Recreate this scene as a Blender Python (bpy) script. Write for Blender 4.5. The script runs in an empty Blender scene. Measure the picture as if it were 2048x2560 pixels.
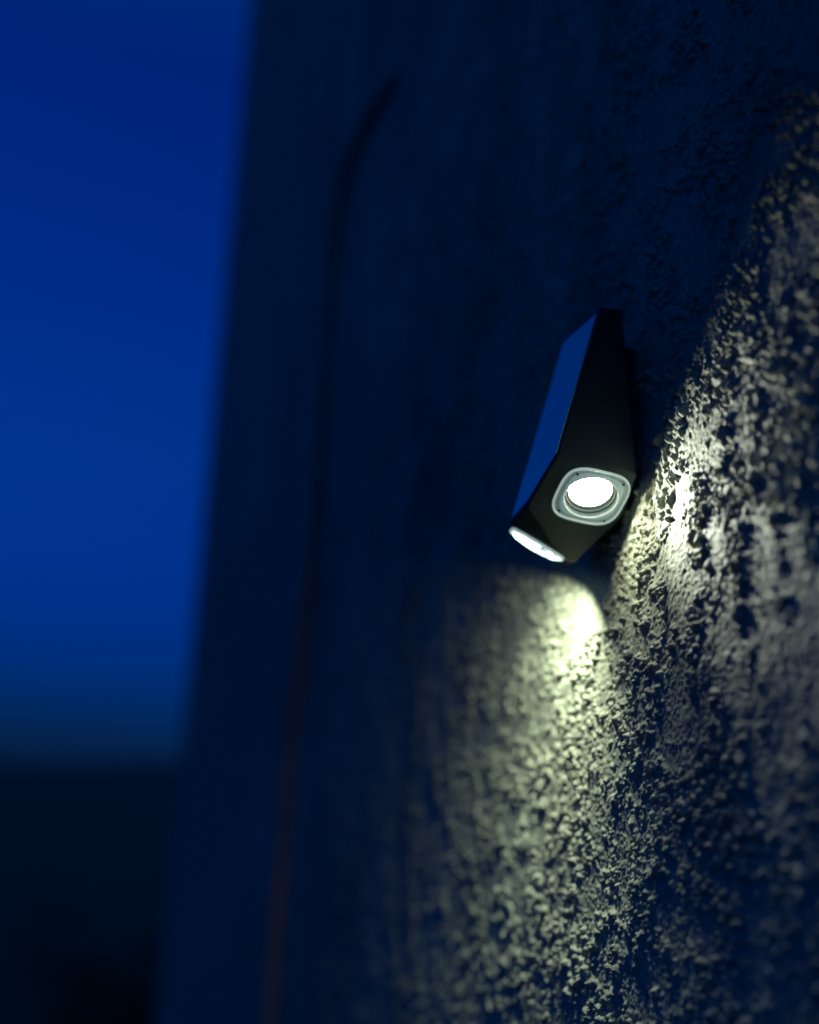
import bpy, bmesh, math, random
import numpy as np
from mathutils import Vector, Matrix

S = bpy.context.scene
COL = S.collection
R = math.radians
V = Vector

# ------------------------------------------------------------------ camera
CAM = V((0.0, 0.27, 1.5))
yaw, pitch, roll = R(12.3), R(11.2), R(3.6)
fwd = V((math.cos(pitch)*math.cos(yaw), -math.cos(pitch)*math.sin(yaw), math.sin(pitch)))
r0 = fwd.cross(V((0, 0, 1))).normalized()
u0 = r0.cross(fwd)
up = u0*math.cos(roll) - r0*math.sin(roll)
rt = r0*math.cos(roll) + u0*math.sin(roll)
cd = bpy.data.cameras.new('camera')
cam = bpy.data.objects.new('camera', cd)
COL.objects.link(cam)
cam.matrix_world = Matrix(((rt.x, up.x, -fwd.x, CAM.x), (rt.y, up.y, -fwd.y, CAM.y),
                           (rt.z, up.z, -fwd.z, CAM.z), (0, 0, 0, 1)))
cd.sensor_fit = 'VERTICAL'
cd.sensor_height = 36.0
cd.sensor_width = 28.8
cd.lens = 50.0
cd.clip_start = 0.01
cd.clip_end = 5000
cd.dof.use_dof = True
cd.dof.focus_distance = 0.705
cd.dof.aperture_fstop = 2.75
cd.dof.aperture_blades = 0
S.camera = cam

# ------------------------------------------------------------------ dusk sky
W = bpy.data.worlds.new('World')
S.world = W
W.use_nodes = True
nt = W.node_tree
nt.nodes.clear()
out = nt.nodes.new('ShaderNodeOutputWorld')
bg = nt.nodes.new('ShaderNodeBackground')
sky = nt.nodes.new('ShaderNodeTexSky')
sky.sky_type = 'NISHITA'
sky.sun_disc = False
sky.sun_elevation = R(3.0)
sky.sun_rotation = R(250)
sky.ozone_density = 10.0
sky.dust_density = 0.3
SKY_TINT = (1.0, 0.85, 1.0)
SKY_STRENGTH = 0.145
mul = nt.nodes.new('ShaderNodeMix')
mul.data_type = 'RGBA'
mul.blend_type = 'MULTIPLY'
mul.inputs[0].default_value = 1.0
mul.inputs[7].default_value = (*SKY_TINT, 1)
tcw = nt.nodes.new('ShaderNodeTexCoord')
sep = nt.nodes.new('ShaderNodeSeparateXYZ')
rmp = nt.nodes.new('ShaderNodeValToRGB')          # dusk tint: less green low in the sky
rmp.color_ramp.elements[0].position = 0.0
rmp.color_ramp.elements[0].color = (0.05, 0.33, 1.06, 1)
rmp.color_ramp.elements[1].position = 0.22
rmp.color_ramp.elements[1].color = (*SKY_TINT, 1)
for _p, _g, _b2 in ((0.47, 0.75, 1.0), (0.80, 3.7, 1.55)):
    _z = rmp.color_ramp.elements.new(_p)
    _z.color = (1.0, _g, _b2, 1)
nt.links.new(tcw.outputs['Generated'], sep.inputs[0])
nt.links.new(sep.outputs['Z'], rmp.inputs['Fac'])
nt.links.new(rmp.outputs['Color'], mul.inputs[7])
nt.links.new(sky.outputs[0], mul.inputs[6])
nt.links.new(mul.outputs[2], bg.inputs[0])
bg.inputs[1].default_value = SKY_STRENGTH
nt.links.new(bg.outputs[0], out.inputs[0])

vs = S.view_settings
S.display_settings.display_device = 'sRGB'
vs.view_transform = 'Standard'
vs.look = 'None'
vs.exposure = 0.0
vs.gamma = 1.0
S.cycles.use_denoising = True
S.cycles.max_bounces = 5
S.cycles.sample_clamp_indirect = 4.0

# lamp power and colour of the wall light's LEDs
LED_POWER_NEAR = 0.17
LED_POWER_FAR = 0.50
LED_SURFACE = 90.0
COLOR_NEAR = (0.87, 0.94, 0.80)
COLOR_FAR = (0.90, 1.0, 0.74)

# ------------------------------------------------------------------ helpers
def mat(name, base, rough=0.5, metal=0.0, **kw):
    m = bpy.data.materials.new(name)
    m.use_nodes = True
    b = m.node_tree.nodes['Principled BSDF']
    b.inputs['Base Color'].default_value = (*base, 1)
    b.inputs['Roughness'].default_value = rough
    b.inputs['Metallic'].default_value = metal
    for k, v in kw.items():
        b.inputs[k.replace('_', ' ')].default_value = v
    return m

def bsdf(m):
    return m.node_tree.nodes['Principled BSDF']

def noise_color(m, scale, c0, c1, p0=0.35, p1=0.65, detail=6, bump=0.0, bscale=None, bdist=0.001):
    t = m.node_tree
    tc = t.nodes.new('ShaderNodeTexCoord')
    n = t.nodes.new('ShaderNodeTexNoise')
    n.inputs['Scale'].default_value = scale
    n.inputs['Detail'].default_value = detail
    r = t.nodes.new('ShaderNodeValToRGB')
    r.color_ramp.elements[0].position = p0
    r.color_ramp.elements[0].color = (*c0, 1)
    r.color_ramp.elements[1].position = p1
    r.color_ramp.elements[1].color = (*c1, 1)
    t.links.new(tc.outputs['Object'], n.inputs['Vector'])
    t.links.new(n.outputs['Fac'], r.inputs['Fac'])
    t.links.new(r.outputs['Color'], bsdf(m).inputs['Base Color'])
    if bump:
        n2 = t.nodes.new('ShaderNodeTexNoise')
        n2.inputs['Scale'].default_value = bscale or scale
        n2.inputs['Detail'].default_value = 4
        t.links.new(tc.outputs['Object'], n2.inputs['Vector'])
        bp = t.nodes.new('ShaderNodeBump')
        bp.inputs['Strength'].default_value = bump
        bp.inputs['Distance'].default_value = bdist
        t.links.new(n2.outputs['Fac'], bp.inputs['Height'])
        t.links.new(bp.outputs['Normal'], bsdf(m).inputs['Normal'])
    return m

def link_mesh(name, me, m, parent=None):
    o = bpy.data.objects.new(name, me)
    COL.objects.link(o)
    if m:
        me.materials.append(m)
    if parent:
        o.parent = parent
    return o

def obj(name, bm, m, parent=None, smooth=False):
    me = bpy.data.meshes.new(name)
    bm.normal_update()
    bm.to_mesh(me)
    bm.free()
    if smooth:
        for p in me.polygons:
            p.use_smooth = True
    return link_mesh(name, me, m, parent)

def empty(name, loc):
    o = bpy.data.objects.new(name, None)
    COL.objects.link(o)
    o.location = loc
    o.empty_display_size = 0.02
    return o

def tag(o, label=None, cat=None, group=None, kind=None):
    for k, v in (('label', label), ('category', cat), ('group', group), ('kind', kind)):
        if v:
            o[k] = v
    return o

# ------------------------------------------------------------------ numpy noise for the render coat
def hash2(ix, iy, seed):
    h = (ix.astype(np.int64)*374761393 + iy.astype(np.int64)*668265263 + seed*974634777) & 0xFFFFFFFF
    h = ((h ^ (h >> 13))*1274126177) & 0xFFFFFFFF
    h = ((h ^ (h >> 16))*2246822519) & 0xFFFFFFFF
    h = h ^ (h >> 15)
    return (h & 0xFFFFFF).astype(np.float32)/np.float32(0xFFFFFF)

def vnoise(x, y, seed):
    ix = np.floor(x); iy = np.floor(y)
    fx = (x-ix).astype(np.float32); fy = (y-iy).astype(np.float32)
    ix = ix.astype(np.int64); iy = iy.astype(np.int64)
    fx = fx*fx*fx*(fx*(fx*6-15)+10); fy = fy*fy*fy*(fy*(fy*6-15)+10)
    a = hash2(ix, iy, seed); b = hash2(ix+1, iy, seed)
    c = hash2(ix, iy+1, seed); d = hash2(ix+1, iy+1, seed)
    return a+(b-a)*fx+(c-a)*fy+(a-b-c+d)*fx*fy

def fbm(x, y, seed, octs=4, gain=0.5):
    s = 0.0; a = 1.0; t = 0.0
    for i in range(octs):
        s = s + a*vnoise(x*2**i+17.3*i, y*2**i+9.1*i, seed+i)
        t += a; a *= gain
    return s/t

def grains(x, y, cell, seed, dens, rmin, rmax, power, prof):
    """rounded stones thrown on in a jittered grid; returns height 0..1"""
    gx = x/cell; gy = y/cell
    ix = np.floor(gx).astype(np.int64); iy = np.floor(gy).astype(np.int64)
    out = np.zeros_like(x, dtype=np.float32)
    for dx in (-1, 0, 1):
        for dy in (-1, 0, 1):
            jx = ix+dx; jy = iy+dy
            px = jx+0.1+0.8*hash2(jx, jy, seed); py = jy+0.1+0.8*hash2(jx, jy, seed+1)
            r = rmin+(rmax-rmin)*hash2(jx, jy, seed+2)
            h = hash2(jx, jy, seed+3)**power
            asp = 0.75+0.5*hash2(jx, jy, seed+5)
            ex = (gx-px)*asp; ey = (gy-py)/asp
            q = 1-(ex*ex+ey*ey)/(r*r)
            hh = np.where(q > 0, np.maximum(q, 0)**prof*(0.35+0.65*h), 0)
            hh = np.where(hash2(jx, jy, seed+4) < dens, hh, 0)
            out = np.maximum(out, hh.astype(np.float32))
    return out

def smooth01(v, a, b):
    t = np.clip((v-a)/(b-a), 0, 1)
    return t*t*(3-2*t)

def coat_height(x, z):
    x = x*1.22; z = z*1.22
    wx = x+0.002*(fbm(x*90, z*90, 3, 3)-0.5); wz = z+0.002*(fbm(x*90, z*90, 7, 3)-0.5)
    cl = fbm(x*26, z*26, 21, 4)
    cl2 = fbm(x*70, z*70, 33, 3)
    m = smooth01(cl*0.6+cl2*0.4, 0.40, 0.58)            # where the thrown grit sits thick
    h = 0.0042*(fbm(x*14, z*14, 41, 3)-0.5)
    h = h+0.0012*(fbm(x*75, z*75, 51, 4, 0.55)-0.5)
    g1 = grains(wx, wz, 0.0062, 61, 0.70, 0.34, 0.62, 1.2, 0.75)
    g2 = grains(wx, wz, 0.0034, 71, 0.78, 0.32, 0.60, 1.0, 0.7)
    g3 = grains(wx, wz, 0.0125, 81, 0.48, 0.26, 0.52, 1.2, 0.8)
    h = h+m*(np.maximum(0.0036*g1, 0.0046*g3)+0.0006*g1)+(0.30+0.70*m)*0.0019*g2
    h = h-0.0008*grains(wx+0.31, wz+0.77, 0.0085, 111, 0.30, 0.15, 0.40, 1.0, 0.5)
    h = h+0.0011*(fbm(x*380, z*380, 91, 3, 0.65)-0.5)
    return h*0.74

# ------------------------------------------------------------------ materials
stucco = mat('cement_render', (0.40, 0.39, 0.35), 0.72)
noise_color(stucco, 160, (0.27, 0.30, 0.24), (0.50, 0.54, 0.43), 0.3, 0.7, 8, 0.7, 1500, 0.0005)
# broad patches of weathering over the fine speckle
_t = stucco.node_tree
_tc = _t.nodes.new('ShaderNodeTexCoord')
_mp = _t.nodes.new('ShaderNodeMapping')
_mp.inputs['Scale'].default_value = (3.2, 3.2, 1.3)
_n = _t.nodes.new('ShaderNodeTexNoise')
_n.inputs['Scale'].default_value = 2.0
_n.inputs['Detail'].default_value = 5
_r = _t.nodes.new('ShaderNodeValToRGB')
_r.color_ramp.elements[0].position = 0.34
_r.color_ramp.elements[0].color = (0.70, 0.66, 0.64, 1)
_r.color_ramp.elements[1].position = 0.62
_r.color_ramp.elements[1].color = (1.08, 1.08, 1.05, 1)
_m = _t.nodes.new('ShaderNodeMix')
_m.data_type = 'RGBA'; _m.blend_type = 'MULTIPLY'; _m.inputs[0].default_value = 1.0
_old = bsdf(stucco).inputs['Base Color'].links[0].from_socket
_t.links.new(_tc.outputs['Object'], _mp.inputs[0]); _t.links.new(_mp.outputs[0], _n.inputs['Vector'])
_t.links.new(_n.outputs['Fac'], _r.inputs['Fac'])
_t.links.new(_old, _m.inputs[6]); _t.links.new(_r.outputs['Color'], _m.inputs[7])
_t.links.new(_m.outputs[2], bsdf(stucco).inputs['Base Color'])
black_plastic = mat('black_plastic', (0.012, 0.013, 0.014), 0.42, Specular_IOR_Level=0.35)
noise_color(black_plastic, 900, (0.003, 0.014, 0.026), (0.006, 0.021, 0.036), 0.3, 0.7, 3, 0.35, 1800, 0.0002)
solar_glass = mat('solar_glass', (0.40, 0.92, 0.62), 0.24, 0.85)
housing_mat = mat('glowing_lens_plastic', (0.40, 0.47, 0.49), 0.35, Emission_Color=(0.55, 0.9, 0.95, 1), Emission_Strength=0.05)  # faint emission stands in for LED light scattered in the plastic
plate_mat = mat('glowing_plate', (0.45, 0.52, 0.54), 0.3, Emission_Color=(0.55, 0.9, 0.95, 1), Emission_Strength=0.17)  # stronger emission imitates LED light spreading through the clear plate
screw_mat = mat('screw_steel', (0.05, 0.06, 0.065), 0.4, 0.6)
reflector = mat('reflector', (0.005, 0.0085, 0.010), 0.5, Specular_IOR_Level=0.02)
pipe_mat = mat('rusty_conduit', (0.06, 0.03, 0.02), 0.7)
noise_color(pipe_mat, 30, (0.34, 0.19, 0.15), (0.50, 0.22, 0.15), 0.3, 0.7, 6, 0.4, 220, 0.001)

rim_mat = bpy.data.materials.new('glowing_rim')
rim_mat.use_nodes = True
_t = rim_mat.node_tree
_b = bsdf(rim_mat)
_b.inputs['Base Color'].default_value = (0.8, 0.85, 0.85, 1)
_b.inputs['Roughness'].default_value = 0.25
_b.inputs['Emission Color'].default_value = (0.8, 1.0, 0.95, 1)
_b.inputs['Emission Strength'].default_value = 0.35  # emission in place of LED light carried to the rim's edge
_tr = _t.nodes.new('ShaderNodeBsdfTranslucent')
_tr.inputs['Color'].default_value = (0.85, 0.92, 0.9, 1)
_mx = _t.nodes.new('ShaderNodeMixShader')
_mx.inputs[0].default_value = 0.15
_t.links.new(_b.outputs[0], _mx.inputs[1])
_t.links.new(_tr.outputs[0], _mx.inputs[2])
_t.links.new(_mx.outputs[0], _t.nodes['Material Output'].inputs['Surface'])

led_mat = bpy.data.materials.new('led_glow')
led_mat.use_nodes = True
_t = led_mat.node_tree
_t.nodes.clear()
_e = _t.nodes.new('ShaderNodeEmission')
_e.inputs['Color'].default_value = (0.97, 1.0, 0.74, 1)
_e.inputs['Strength'].default_value = LED_SURFACE
_o = _t.nodes.new('ShaderNodeOutputMaterial')
_t.links.new(_e.outputs[0], _o.inputs['Surface'])
led_dim = led_mat.copy()
led_dim.name = 'led_glow_dim'
for _q in led_dim.node_tree.nodes:
    if _q.type == 'EMISSION': _q.inputs['Strength'].default_value = LED_SURFACE*0.4

cover_mat = bpy.data.materials.new('glowing_cover')
cover_mat.use_nodes = True
_t = cover_mat.node_tree
_t.nodes.clear()
_o = _t.nodes.new('ShaderNodeOutputMaterial')
_tr = _t.nodes.new('ShaderNodeBsdfTransparent')
_e = _t.nodes.new('ShaderNodeEmission')
_e.inputs['Color'].default_value = (0.62, 1.0, 0.88, 1)
_e.inputs['Strength'].default_value = 9.0  # emission stands in for LED light in the cover, lightens the wall below
_nz = _t.nodes.new('ShaderNodeTexNoise')
_nz.inputs['Scale'].default_value = 170
_tc = _t.nodes.new('ShaderNodeTexCoord')
_mr = _t.nodes.new('ShaderNodeMapRange')
_mr.inputs[1].default_value = 0.44; _mr.inputs[2].default_value = 0.60
_mr.inputs[3].default_value = 0.015; _mr.inputs[4].default_value = 0.75  # noise paints bright and see-through patches into the cover's glow
_mx = _t.nodes.new('ShaderNodeMixShader')
_t.links.new(_tc.outputs['Object'], _nz.inputs['Vector'])
_t.links.new(_nz.outputs['Fac'], _mr.inputs[0])
_t.links.new(_mr.outputs[0], _mx.inputs[0])
_t.links.new(_tr.outputs[0], _mx.inputs[1])
_t.links.new(_e.outputs[0], _mx.inputs[2])
_t.links.new(_mx.outputs[0], _o.inputs['Surface'])

# ------------------------------------------------------------------ stucco house wall
def steps(a, b, d0, growth):
    v = [a]; d = d0
    s = 1 if b > a else -1
    while (b-v[-1])*s > d*1.5:
        v.append(v[-1]+s*d); d *= growth
    v.append(b)
    return v

WALL_END = 3.95
xs = sorted(set(steps(0.44, -1.2, 0.004, 1.06)[1:]+list(np.arange(0.44, 0.90, 0.0006))+steps(0.90, WALL_END, 0.0006, 1.0042)))
zs = sorted(set(steps(1.37, 0.0, 0.0006, 1.016)[1:]+list(np.arange(1.37, 1.88, 0.00052))+steps(1.88, 5.2, 0.0006, 1.011)))
xs = np.array(xs); zs = np.array(zs)
nx, nz = len(xs), len(zs)
GX, GZ = np.meshgrid(xs, zs)
hgt = coat_height(GX.ravel(), GZ.ravel())
hgt = hgt-hgt.mean()
co = np.stack([GX.ravel(), hgt, GZ.ravel()], 1).astype(np.float32)
idx = np.arange(nx*nz).reshape(nz, nx)
quads = np.stack([idx[:-1, 1:], idx[:-1, :-1], idx[1:, :-1], idx[1:, 1:]], -1).reshape(-1, 4)
# the rest of the wall's box: far end face, top, back, near end, sharing the front's corners
TH = 0.34
bot = idx[0, :]; top = idx[-1, :]; lef = idx[:, 0]; rig = idx[:, -1]
nb = len(co)
extra = []
rb = nb+np.arange(nz); extra.append(np.stack([np.full(nz, WALL_END), np.full(nz, -TH), zs], 1))
lb = nb+nz+np.arange(nz); extra.append(np.stack([np.full(nz, xs[0]), np.full(nz, -TH), zs], 1))
tb = nb+2*nz+np.arange(nx); extra.append(np.stack([xs, np.full(nx, -TH), np.full(nx, zs[-1])], 1))
co = np.concatenate([co]+[e.astype(np.float32) for e in extra])
q2 = np.stack([rig[:-1], rig[1:], rb[1:], rb[:-1]], -1)
q3 = np.stack([lef[1:], lef[:-1], lb[:-1], lb[1:]], -1)
q4 = np.stack([top[:-1], tb[:-1], tb[1:], top[1:]], -1)
q5 = np.array([[rb[0], rb[-1], lb[-1], lb[0]]])
quads = np.concatenate([quads, q2, q3, q4, q5])
me = bpy.data.meshes.new('house_wall')
me.vertices.add(len(co)); me.vertices.foreach_set('co', co.ravel())
me.loops.add(quads.size); me.loops.foreach_set('vertex_index', quads.ravel().astype(np.int32))
me.polygons.add(len(quads))
me.polygons.foreach_set('loop_start', np.arange(0, quads.size, 4, dtype=np.int32))
sm = np.zeros(len(quads), dtype=bool); sm[:(nx-1)*(nz-1)] = True
me.polygons.foreach_set('use_smooth', sm)
me.update(calc_edges=True)
wall = link_mesh('house_wall', me, stucco)
tag(wall, 'rough grey cement rendered house wall running away into the dusk', 'wall')

# ------------------------------------------------------------------ solar wall light
def unit(v):
    return V(v).normalized()

lamp = empty('solar_wall_light', (0.70, 0.0, 1.64))
tag(lamp, 'black wedge shaped solar wall light with glowing white lens on the rough wall', 'wall light')
L0 = lamp.location.copy()

A = V((0.672, 0.0286, 1.7547)); B = V((0.672, 0.0491, 1.6710))
PF = V((0.7288, 0.0550, 1.6469)); K = V((0.7260, 0.0175, 1.6285))
N1 = unit((-0.56, 0.10, -0.82))                 # near lens facet
N2 = (K-PF).cross(V((0.97, 0, 0.21))).normalized()
if N2.z > 0: N2 = -N2                           # far lens facet
NFRONT = unit((0, 0.971, 0.238))
# near facet passes through B and ridge point K
def clip(bm, p, n):
    r = bmesh.ops.bisect_plane(bm, geom=bm.verts[:]+bm.edges[:]+bm.faces[:], plane_co=V(p)-L0, plane_no=V(n),
                               clear_outer=True, dist=1e-6)
    ed = [e for e in r['geom_cut'] if isinstance(e, bmesh.types.BMEdge)]
    if ed:
        bmesh.ops.contextual_create(bm, geom=ed)

bm = bmesh.new()
bmesh.ops.create_cube(bm, size=0.5, matrix=Matrix.Translation(V((0.7, 0.03, 1.69))-L0))
clip(bm, A, (-1, 0, 0))
clip(bm, A, NFRONT)
clip(bm, (0.7, 0.0, 1.7560), (0, 0, 1))
bk = V((0, 0.0059-0.0165, 1.6759-1.7569))
clip(bm, (0.672, 0.0165, 1.7569), -bk.cross(V((1, 0, 0))).normalized() if bk.cross(V((1, 0, 0))).y > 0 else bk.cross(V((1, 0, 0))).normalized())
BN = V((0.672, 0.0485, 1.6735))                 # near facet's upper edge
clip(bm, BN, N1)
NL = (K-PF).cross(V((1, 0, -0.25))).normalized()
if NL.z > 0: NL = -NL
clip(bm, PF, NL)                               # flatter facet under the lens
# far side runs back behind the solar panel
fe = V((0.7288, 0.0550, 1.6469))-V((0.7285, 0.0306, 1.7450))
nf = fe.cross(V((1, -1.3, 0))).normalized()
if nf.x < 0: nf = -nf
clip(bm, PF, nf)
clip(bm, PF, N2)
clip(bm, (0.757, 0, 1.7), (1, 0, 0))
cutd = (V((0.727, 0.017, 1.628))-V((0.699, 0.006, 1.6435))).cross(V((0, -0.35, 0.94))).normalized()
if cutd.y > 0: cutd = -cutd
clip(bm, (0.727, 0.0165, 1.628), cutd)
clip(bm, (0.7, 0.003, 1.7), (0, -1, 0))
bmesh.ops.bevel(bm, geom=bm.edges[:], offset=0.0009, segments=2, affect='EDGES', profile=0.6)
body = obj('body', bm, black_plastic, lamp)
for p in body.data.polygons: p.use_smooth = False

# solar panel: a thin glass sheet on the sloping front
ex = V((1, 0, 0)); ez = NFRONT.cross(ex).normalized()
if ez.z < 0: ez = -ez
def on_front(x, s):                              # s: metres down the front from the top edge
    return A+ex*(x-0.672)-ez*s
bm = bmesh.new()
# lower edge follows the near lens facet
def facet_s(x):
    lo, hi = 0.0, 0.2
    for _ in range(50):
        mid = (lo+hi)/2
        if (on_front(x, mid)-BN).dot(N1) > 0 or (on_front(x, mid)-PF).dot(NL) > 0: hi = mid
        else: lo = mid
    return lo
pts = [(0.6735, 0.0025), (0.7262, 0.0025)]
xx = [0.7262-(0.7262-0.6735)*i/10 for i in range(11)]
pts += [(x, min(facet_s(x), 0.112)-0.0022) for x in xx]
vb = [bm.verts.new(on_front(x, s)+NFRONT*0.0002-L0) for x, s in pts]
vt = [bm.verts.new(on_front(x, s)+NFRONT*0.0007-L0) for x, s in pts]
n = len(pts)
bm.faces.new(vt)
bm.faces.new(vb[::-1])
for i in range(n):
    bm.faces.new((vb[i], vb[(i+1) % n], vt[(i+1) % n], vt[i]))
bmesh.ops.recalc_face_normals(bm, faces=bm.faces[:])
obj('solar_panel', bm, solar_glass, lamp)

# mounting plate between the body and the wall
bm = bmesh.new()
bmesh.ops.create_cube(bm, size=1, matrix=Matrix.Translation(V((0.7165, 0.003, 1.696))-L0) @ Matrix.Diagonal((0.041, 0.010, 0.096, 1)))
clip(bm, BN-N1*0.005, N1)
clip(bm, PF-NL*0.006, NL)
bmesh.ops.bevel(bm, geom=bm.edges[:], offset=0.0012, segments=2, affect='EDGES')
obj('mounting_plate', bm, black_plastic, lamp)

# ---- lens units
NSEG = 72
def rsq(hx, hy, e=3.4):
    p = []
    for i in range(NSEG):
        a = 2*math.pi*i/NSEG
        c, d = math.cos(a), math.sin(a)
        r = (abs(c/hx)**e+abs(d/hy)**e)**(-1/e)
        p.append((r*c, r*d))
    return p

def circ(r):
    return [(r*math.cos(2*math.pi*i/NSEG), r*math.sin(2*math.pi*i/NSEG)) for i in range(NSEG)]

def ring_bm(loops):
    """loops: closed list of (points, height), joined one to the next and last to first"""
    bm = bmesh.new()
    vv = [[bm.verts.new((x, y, h)) for x, y in pts] for pts, h in loops]
    for a, b in zip(vv, vv[1:]+vv[:1]):
        n = len(a)
        for i in range(n):
            bm.faces.new((a[i], a[(i+1) % n], b[(i+1) % n], b[i]))
    bmesh.ops.recalc_face_normals(bm, faces=bm.faces[:])
    return bm

def frame(origin, n, xdir):
    n = n.normalized(); x = (xdir-n*xdir.dot(n)).normalized(); y = n.cross(x)
    return Matrix(((x.x, y.x, n.x, origin.x), (x.y, y.y, n.y, origin.y), (x.z, y.z, n.z, origin.z), (0, 0, 0, 1)))

def lens_unit(origin, n, xdir, power, size, axis, spread, color, HX=0.0165, HY=0.0142, led=led_mat, shift=0.0):
    M = Matrix.Translation(-L0) @ frame(origin, n, xdir)
    base = rsq(HX, HY)
    inn = rsq(HX-0.0008, HY-0.0008)
    pl = rsq(HX-0.0034, HY-0.0032)
    rl = min(HX, HY)-0.0044
    hole = circ(rl)
    h = obj('lens_housing', ring_bm([(inn, -0.0004), (inn, 0.0004), (hole, 0.0004), (hole, -0.0004)]), housing_mat, lamp)
    h.matrix_local = M
    obj('lens_plate', ring_bm([(pl, 0.0004), (pl, 0.0010), (rsq(HX-0.0038, HY-0.0036), 0.0014), (circ(rl+0.0003), 0.0016), (hole, 0.0014), (hole, 0.0005)]), plate_mat, h)
    obj('glowing_rim', ring_bm([(base, -0.0005), (base, 0.0012), (rsq(HX-0.0003, HY-0.0003), 0.0016), (rsq(HX-0.0005, HY-0.0005), 0.0014), (inn, 0.0009), (inn, -0.0005)]), rim_mat, h, True)
    obj('reflector_cup', ring_bm([(circ(rl-0.0001), 0.0013), (circ(rl-0.0004), -0.0012), (circ(rl-0.0012), -0.0015), (circ(rl-0.0016), -0.0030), (circ(rl-0.0026), -0.0033), (circ(rl-0.0028), -0.0052), (circ(rl), -0.0052)]), reflector, h)
    b = bmesh.new()
    k = rl-0.0028
    c = [(k, -0.0050), (k*0.97, -0.0042), (k*0.88, -0.0034), (k*0.6, -0.0028), (k*0.3, -0.0025)]
    rows = [[b.verts.new((q*math.cos(2*math.pi*i/40), q*math.sin(2*math.pi*i/40), z)) for i in range(40)] for q, z in c]
    for a, d in zip(rows, rows[1:]):
        for i in range(40):
            b.faces.new((a[i], a[(i+1) % 40], d[(i+1) % 40], d[i]))
    b.faces.new(rows[-1])
    obj('led', b, led, h, True)
    # pocket in the body for the cup
    cut = bmesh.new()
    bmesh.ops.create_cone(cut, cap_ends=True, segments=NSEG, radius1=rl, radius2=rl, depth=0.012)
    cm = bpy.data.meshes.new('pocket'); cut.to_mesh(cm); cut.free()
    co_ = bpy.data.objects.new('pocket', cm); COL.objects.link(co_)
    co_.matrix_world = Matrix.Translation(L0) @ M
    md = body.modifiers.new('pocket', 'BOOLEAN'); md.operation = 'DIFFERENCE'; md.object = co_; md.solver = 'EXACT'
    bpy.context.view_layer.update()
    ev = bpy.data.meshes.new_from_object(body.evaluated_get(bpy.context.evaluated_depsgraph_get()))
    body.modifiers.clear(); body.data = ev
    bpy.data.objects.remove(co_)
    for sx, sy in ((1, 1), (1, -1), (-1, 1), (-1, -1)):
        b = bmesh.new()
        bmesh.ops.create_cone(b, cap_ends=True, segments=16, radius1=0.0008, radius2=0.0007, depth=0.0006,
                              matrix=Matrix.Translation((sx*(HX-0.0057), sy*(HY-0.0048), 0.0015)))
        obj('screw', b, screw_mat, h)
    ld = bpy.data.lights.new('led_beam', 'AREA')
    ld.shape = 'DISK'; ld.size = size; ld.energy = power; ld.color = color
    ld.spread = R(spread)
    lo = bpy.data.objects.new('led_beam', ld)
    COL.objects.link(lo)
    lo.parent = h
    ax = (M.to_3x3().inverted() @ V(axis)).normalized()
    lo.matrix_local = Matrix.Translation((shift, 0, 0.0036)) @ V((0, 0, -1)).rotation_difference(ax).to_matrix().to_4x4()
    return h

def hit(o, d, p, n):
    return o+d*((p-o).dot(n)/d.dot(n))
def pix(px, py):                                 # direction through a point of the 2048x2560 photograph
    return fwd+rt*((px-1024)/3555.5)-up*((py-1280)/3555.5)

c1 = V((0.6895, 0.0234, 1.6584))
c1 = c1-N1*(c1-BN).dot(N1)
near = lens_unit(c1+N1*0.0002, N1, V((0, -1, -0.10)), LED_POWER_NEAR, 0.009, (-1.0, 0.1, -0.06), 98, COLOR_NEAR, 0.0184, 0.0186)
mid = (PF+K)/2
d2 = (V((1, 0, 0))-N2*N2.x).normalized()
far = lens_unit(mid+d2*0.0133+N2*0.0002, N2, (PF-K), LED_POWER_FAR, 0.015, (0.46, 0.30, -0.85), 148, COLOR_FAR, 0.0165, 0.0125, led_dim, -0.009)

# bulging clear cover over the lower lens, its glow set by emission
bm = bmesh.new()
rows = []
for q, z in ((1.0, 0.0014), (0.93, 0.0022), (0.80, 0.0030), (0.55, 0.0036), (0.25, 0.0038)):
    rows.append([bm.verts.new((x*q, y*q, z)) for x, y in rsq(0.0150, 0.0110, 2.6)])
for a, b in zip(rows, rows[1:]):
    for i in range(NSEG):
        bm.faces.new((a[i], a[(i+1) % NSEG], b[(i+1) % NSEG], b[i]))
bm.faces.new(rows[-1])
obj('glowing_cover', bm, cover_mat, far, True)

# ------------------------------------------------------------------ rusty conduit on the far part of the wall
def tube(path, r, seg=16):
    bm = bmesh.new(); rings = []
    for i, p in enumerate(path):
        t = (path[min(i+1, len(path)-1)]-path[max(i-1, 0)]).normalized()
        a = t.cross(V((0, 1, 0))).normalized(); b = t.cross(a)
        rings.append([bm.verts.new(p+(a*math.cos(2*math.pi*k/seg)+b*math.sin(2*math.pi*k/seg))*r) for k in range(seg)])
    for a, b in zip(rings, rings[1:]):
        for k in range(seg):
            bm.faces.new((a[k], a[(k+1) % seg], b[(k+1) % seg], b[k]))
    bm.faces.new(rings[0][::-1]); bm.faces.new(rings[-1])
    bmesh.ops.recalc_face_normals(bm, faces=bm.faces[:])
    return bm

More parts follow.
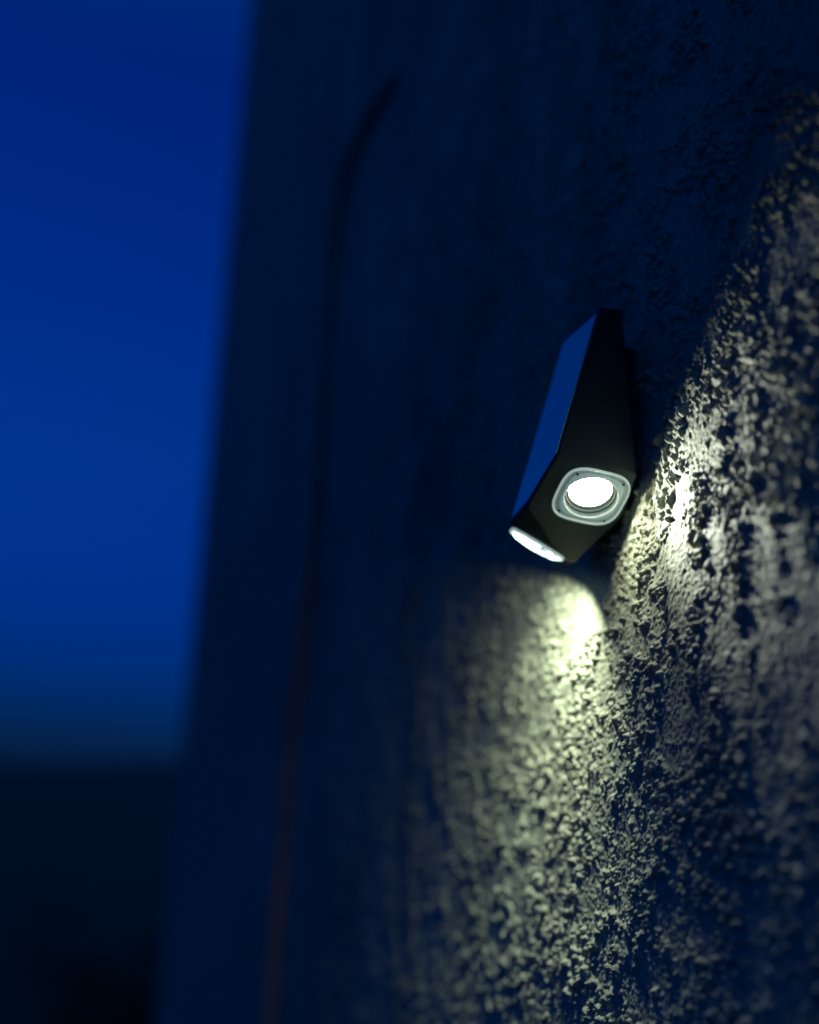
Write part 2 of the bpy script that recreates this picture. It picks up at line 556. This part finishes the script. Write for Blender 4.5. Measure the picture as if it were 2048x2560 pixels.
ctrl = [V((1.815, 0.009, 0.0)), V((1.815, 0.009, 0.8)), V((1.815, 0.009, 1.25)), V((1.818, 0.009, 1.50)), V((1.795, 0.009, 1.63)),
        V((1.762, 0.009, 1.80)), V((1.764, 0.009, 1.99)), V((1.767, 0.009, 2.15)), V((1.762, 0.009, 2.256)), V((1.735, 0.009, 2.294)),
        V((1.66, 0.009, 2.301)), V((1.55, 0.008, 2.295)), V((1.45, 0.004, 2.283)), V((1.40, -0.016, 2.281))]
path = []
for i in range(len(ctrl)-1):
    p0, p1, p2, p3 = ctrl[max(i-1, 0)], ctrl[i], ctrl[i+1], ctrl[min(i+2, len(ctrl)-1)]
    for k in range(12):
        t = k/12
        path.append(0.5*((2*p1)+(p2-p0)*t+(2*p0-5*p1+4*p2-p3)*t*t+(3*p1-p0-3*p2+p3)*t**3))
path.append(ctrl[-1])
pipe = obj('conduit_pipe', tube(path, 0.0062), pipe_mat, None, True)
tag(pipe, 'thin rusty brown conduit pipe running up the wall and bending sideways at its top', 'pipe')

# ------------------------------------------------------------------ ground, hills, shrub
ground_m = mat('dark_grass', (0.03, 0.04, 0.02), 0.95)
noise_color(ground_m, 0.6, (0.012, 0.045, 0.012), (0.03, 0.10, 0.025), 0.3, 0.7, 8)
bm = bmesh.new()
bmesh.ops.create_grid(bm, x_segments=40, y_segments=40, size=3000)
g = obj('ground', bm, ground_m); tag(g, kind='structure')

hill_m = mat('hill_forest', (0.02, 0.03, 0.018), 0.95)
noise_color(hill_m, 0.02, (0.010, 0.040, 0.012), (0.025, 0.08, 0.025), 0.3, 0.7, 8)
bm = bmesh.new()
rng = random.Random(4)
rowsv = []
for j, (dx, f) in enumerate(((0, 0.0), (60, 0.45), (140, 0.85), (230, 1.0), (330, 0.9), (480, 0.0))):
    row = []
    for i in range(121):
        y = -900+15*i
        hh = 3.0+12.0/(1+math.exp((y+15)/22.0))+1.6*math.sin(y/95.0)+0.6*math.sin(y/23.0)+rng.uniform(-0.4, 0.4)
        row.append(bm.verts.new((700+dx, y, -0.5+hh*f)))
    rowsv.append(row)
for a, b in zip(rowsv, rowsv[1:]):
    for i in range(120):
        bm.faces.new((a[i], a[i+1], b[i+1], b[i]))
bmesh.ops.recalc_face_normals(bm, faces=bm.faces[:])
hl = obj('hills', bm, hill_m, None, True); tag(hl, kind='structure')

leaf_m = mat('dark_leaves', (0.03, 0.05, 0.025), 0.7)
noise_color(leaf_m, 9, (0.015, 0.03, 0.014), (0.05, 0.075, 0.03), 0.3, 0.7, 3)
bark_m = mat('bark', (0.04, 0.03, 0.022), 0.9)
sh = empty('garden_shrub', (6.4, -0.35, 0.0))
tag(sh, 'dark leafy shrub beside the far corner of the wall', 'shrub')
rng = random.Random(11)
bm = bmesh.new()
clumps = [(V((rng.uniform(-.55, .55), rng.uniform(-.65, .65), rng.uniform(.2, .82))), rng.uniform(.14, .26)) for _ in range(38)]
for c, r in clumps:
    for _ in range(95):
        d = V((rng.gauss(0, 1), rng.gauss(0, 1), rng.gauss(0, 1))).normalized()
        p = c+d*r*rng.uniform(.55, 1.05)
        if p.z < .03: continue
        a = V((rng.gauss(0, 1), rng.gauss(0, 1), rng.gauss(0, 1))).normalized()
        b = a.cross(d)
        if b.length < .01: continue
        b.normalize(); s = rng.uniform(.018, .036)
        v = [bm.verts.new(p-a*s), bm.verts.new(p+b*s*.45+d*s*.2), bm.verts.new(p+a*s), bm.verts.new(p-b*s*.45+d*s*.2)]
        bm.faces.new(v)
obj('foliage', bm, leaf_m, sh)
bm = bmesh.new()
for i in range(9):
    a = 2*math.pi*i/9
    p = [V((.05*math.cos(a), .05*math.sin(a), 0)), V((.2*math.cos(a), .2*math.sin(a), .35)), V((.42*math.cos(a), .42*math.sin(a), .7))]
    t = tube(p, .012, 6)
    m_ = bpy.data.meshes.new('tmp'); t.to_mesh(m_); t.free(); bm.from_mesh(m_); bpy.data.meshes.remove(m_)
obj('stem', bm, bark_m, sh)
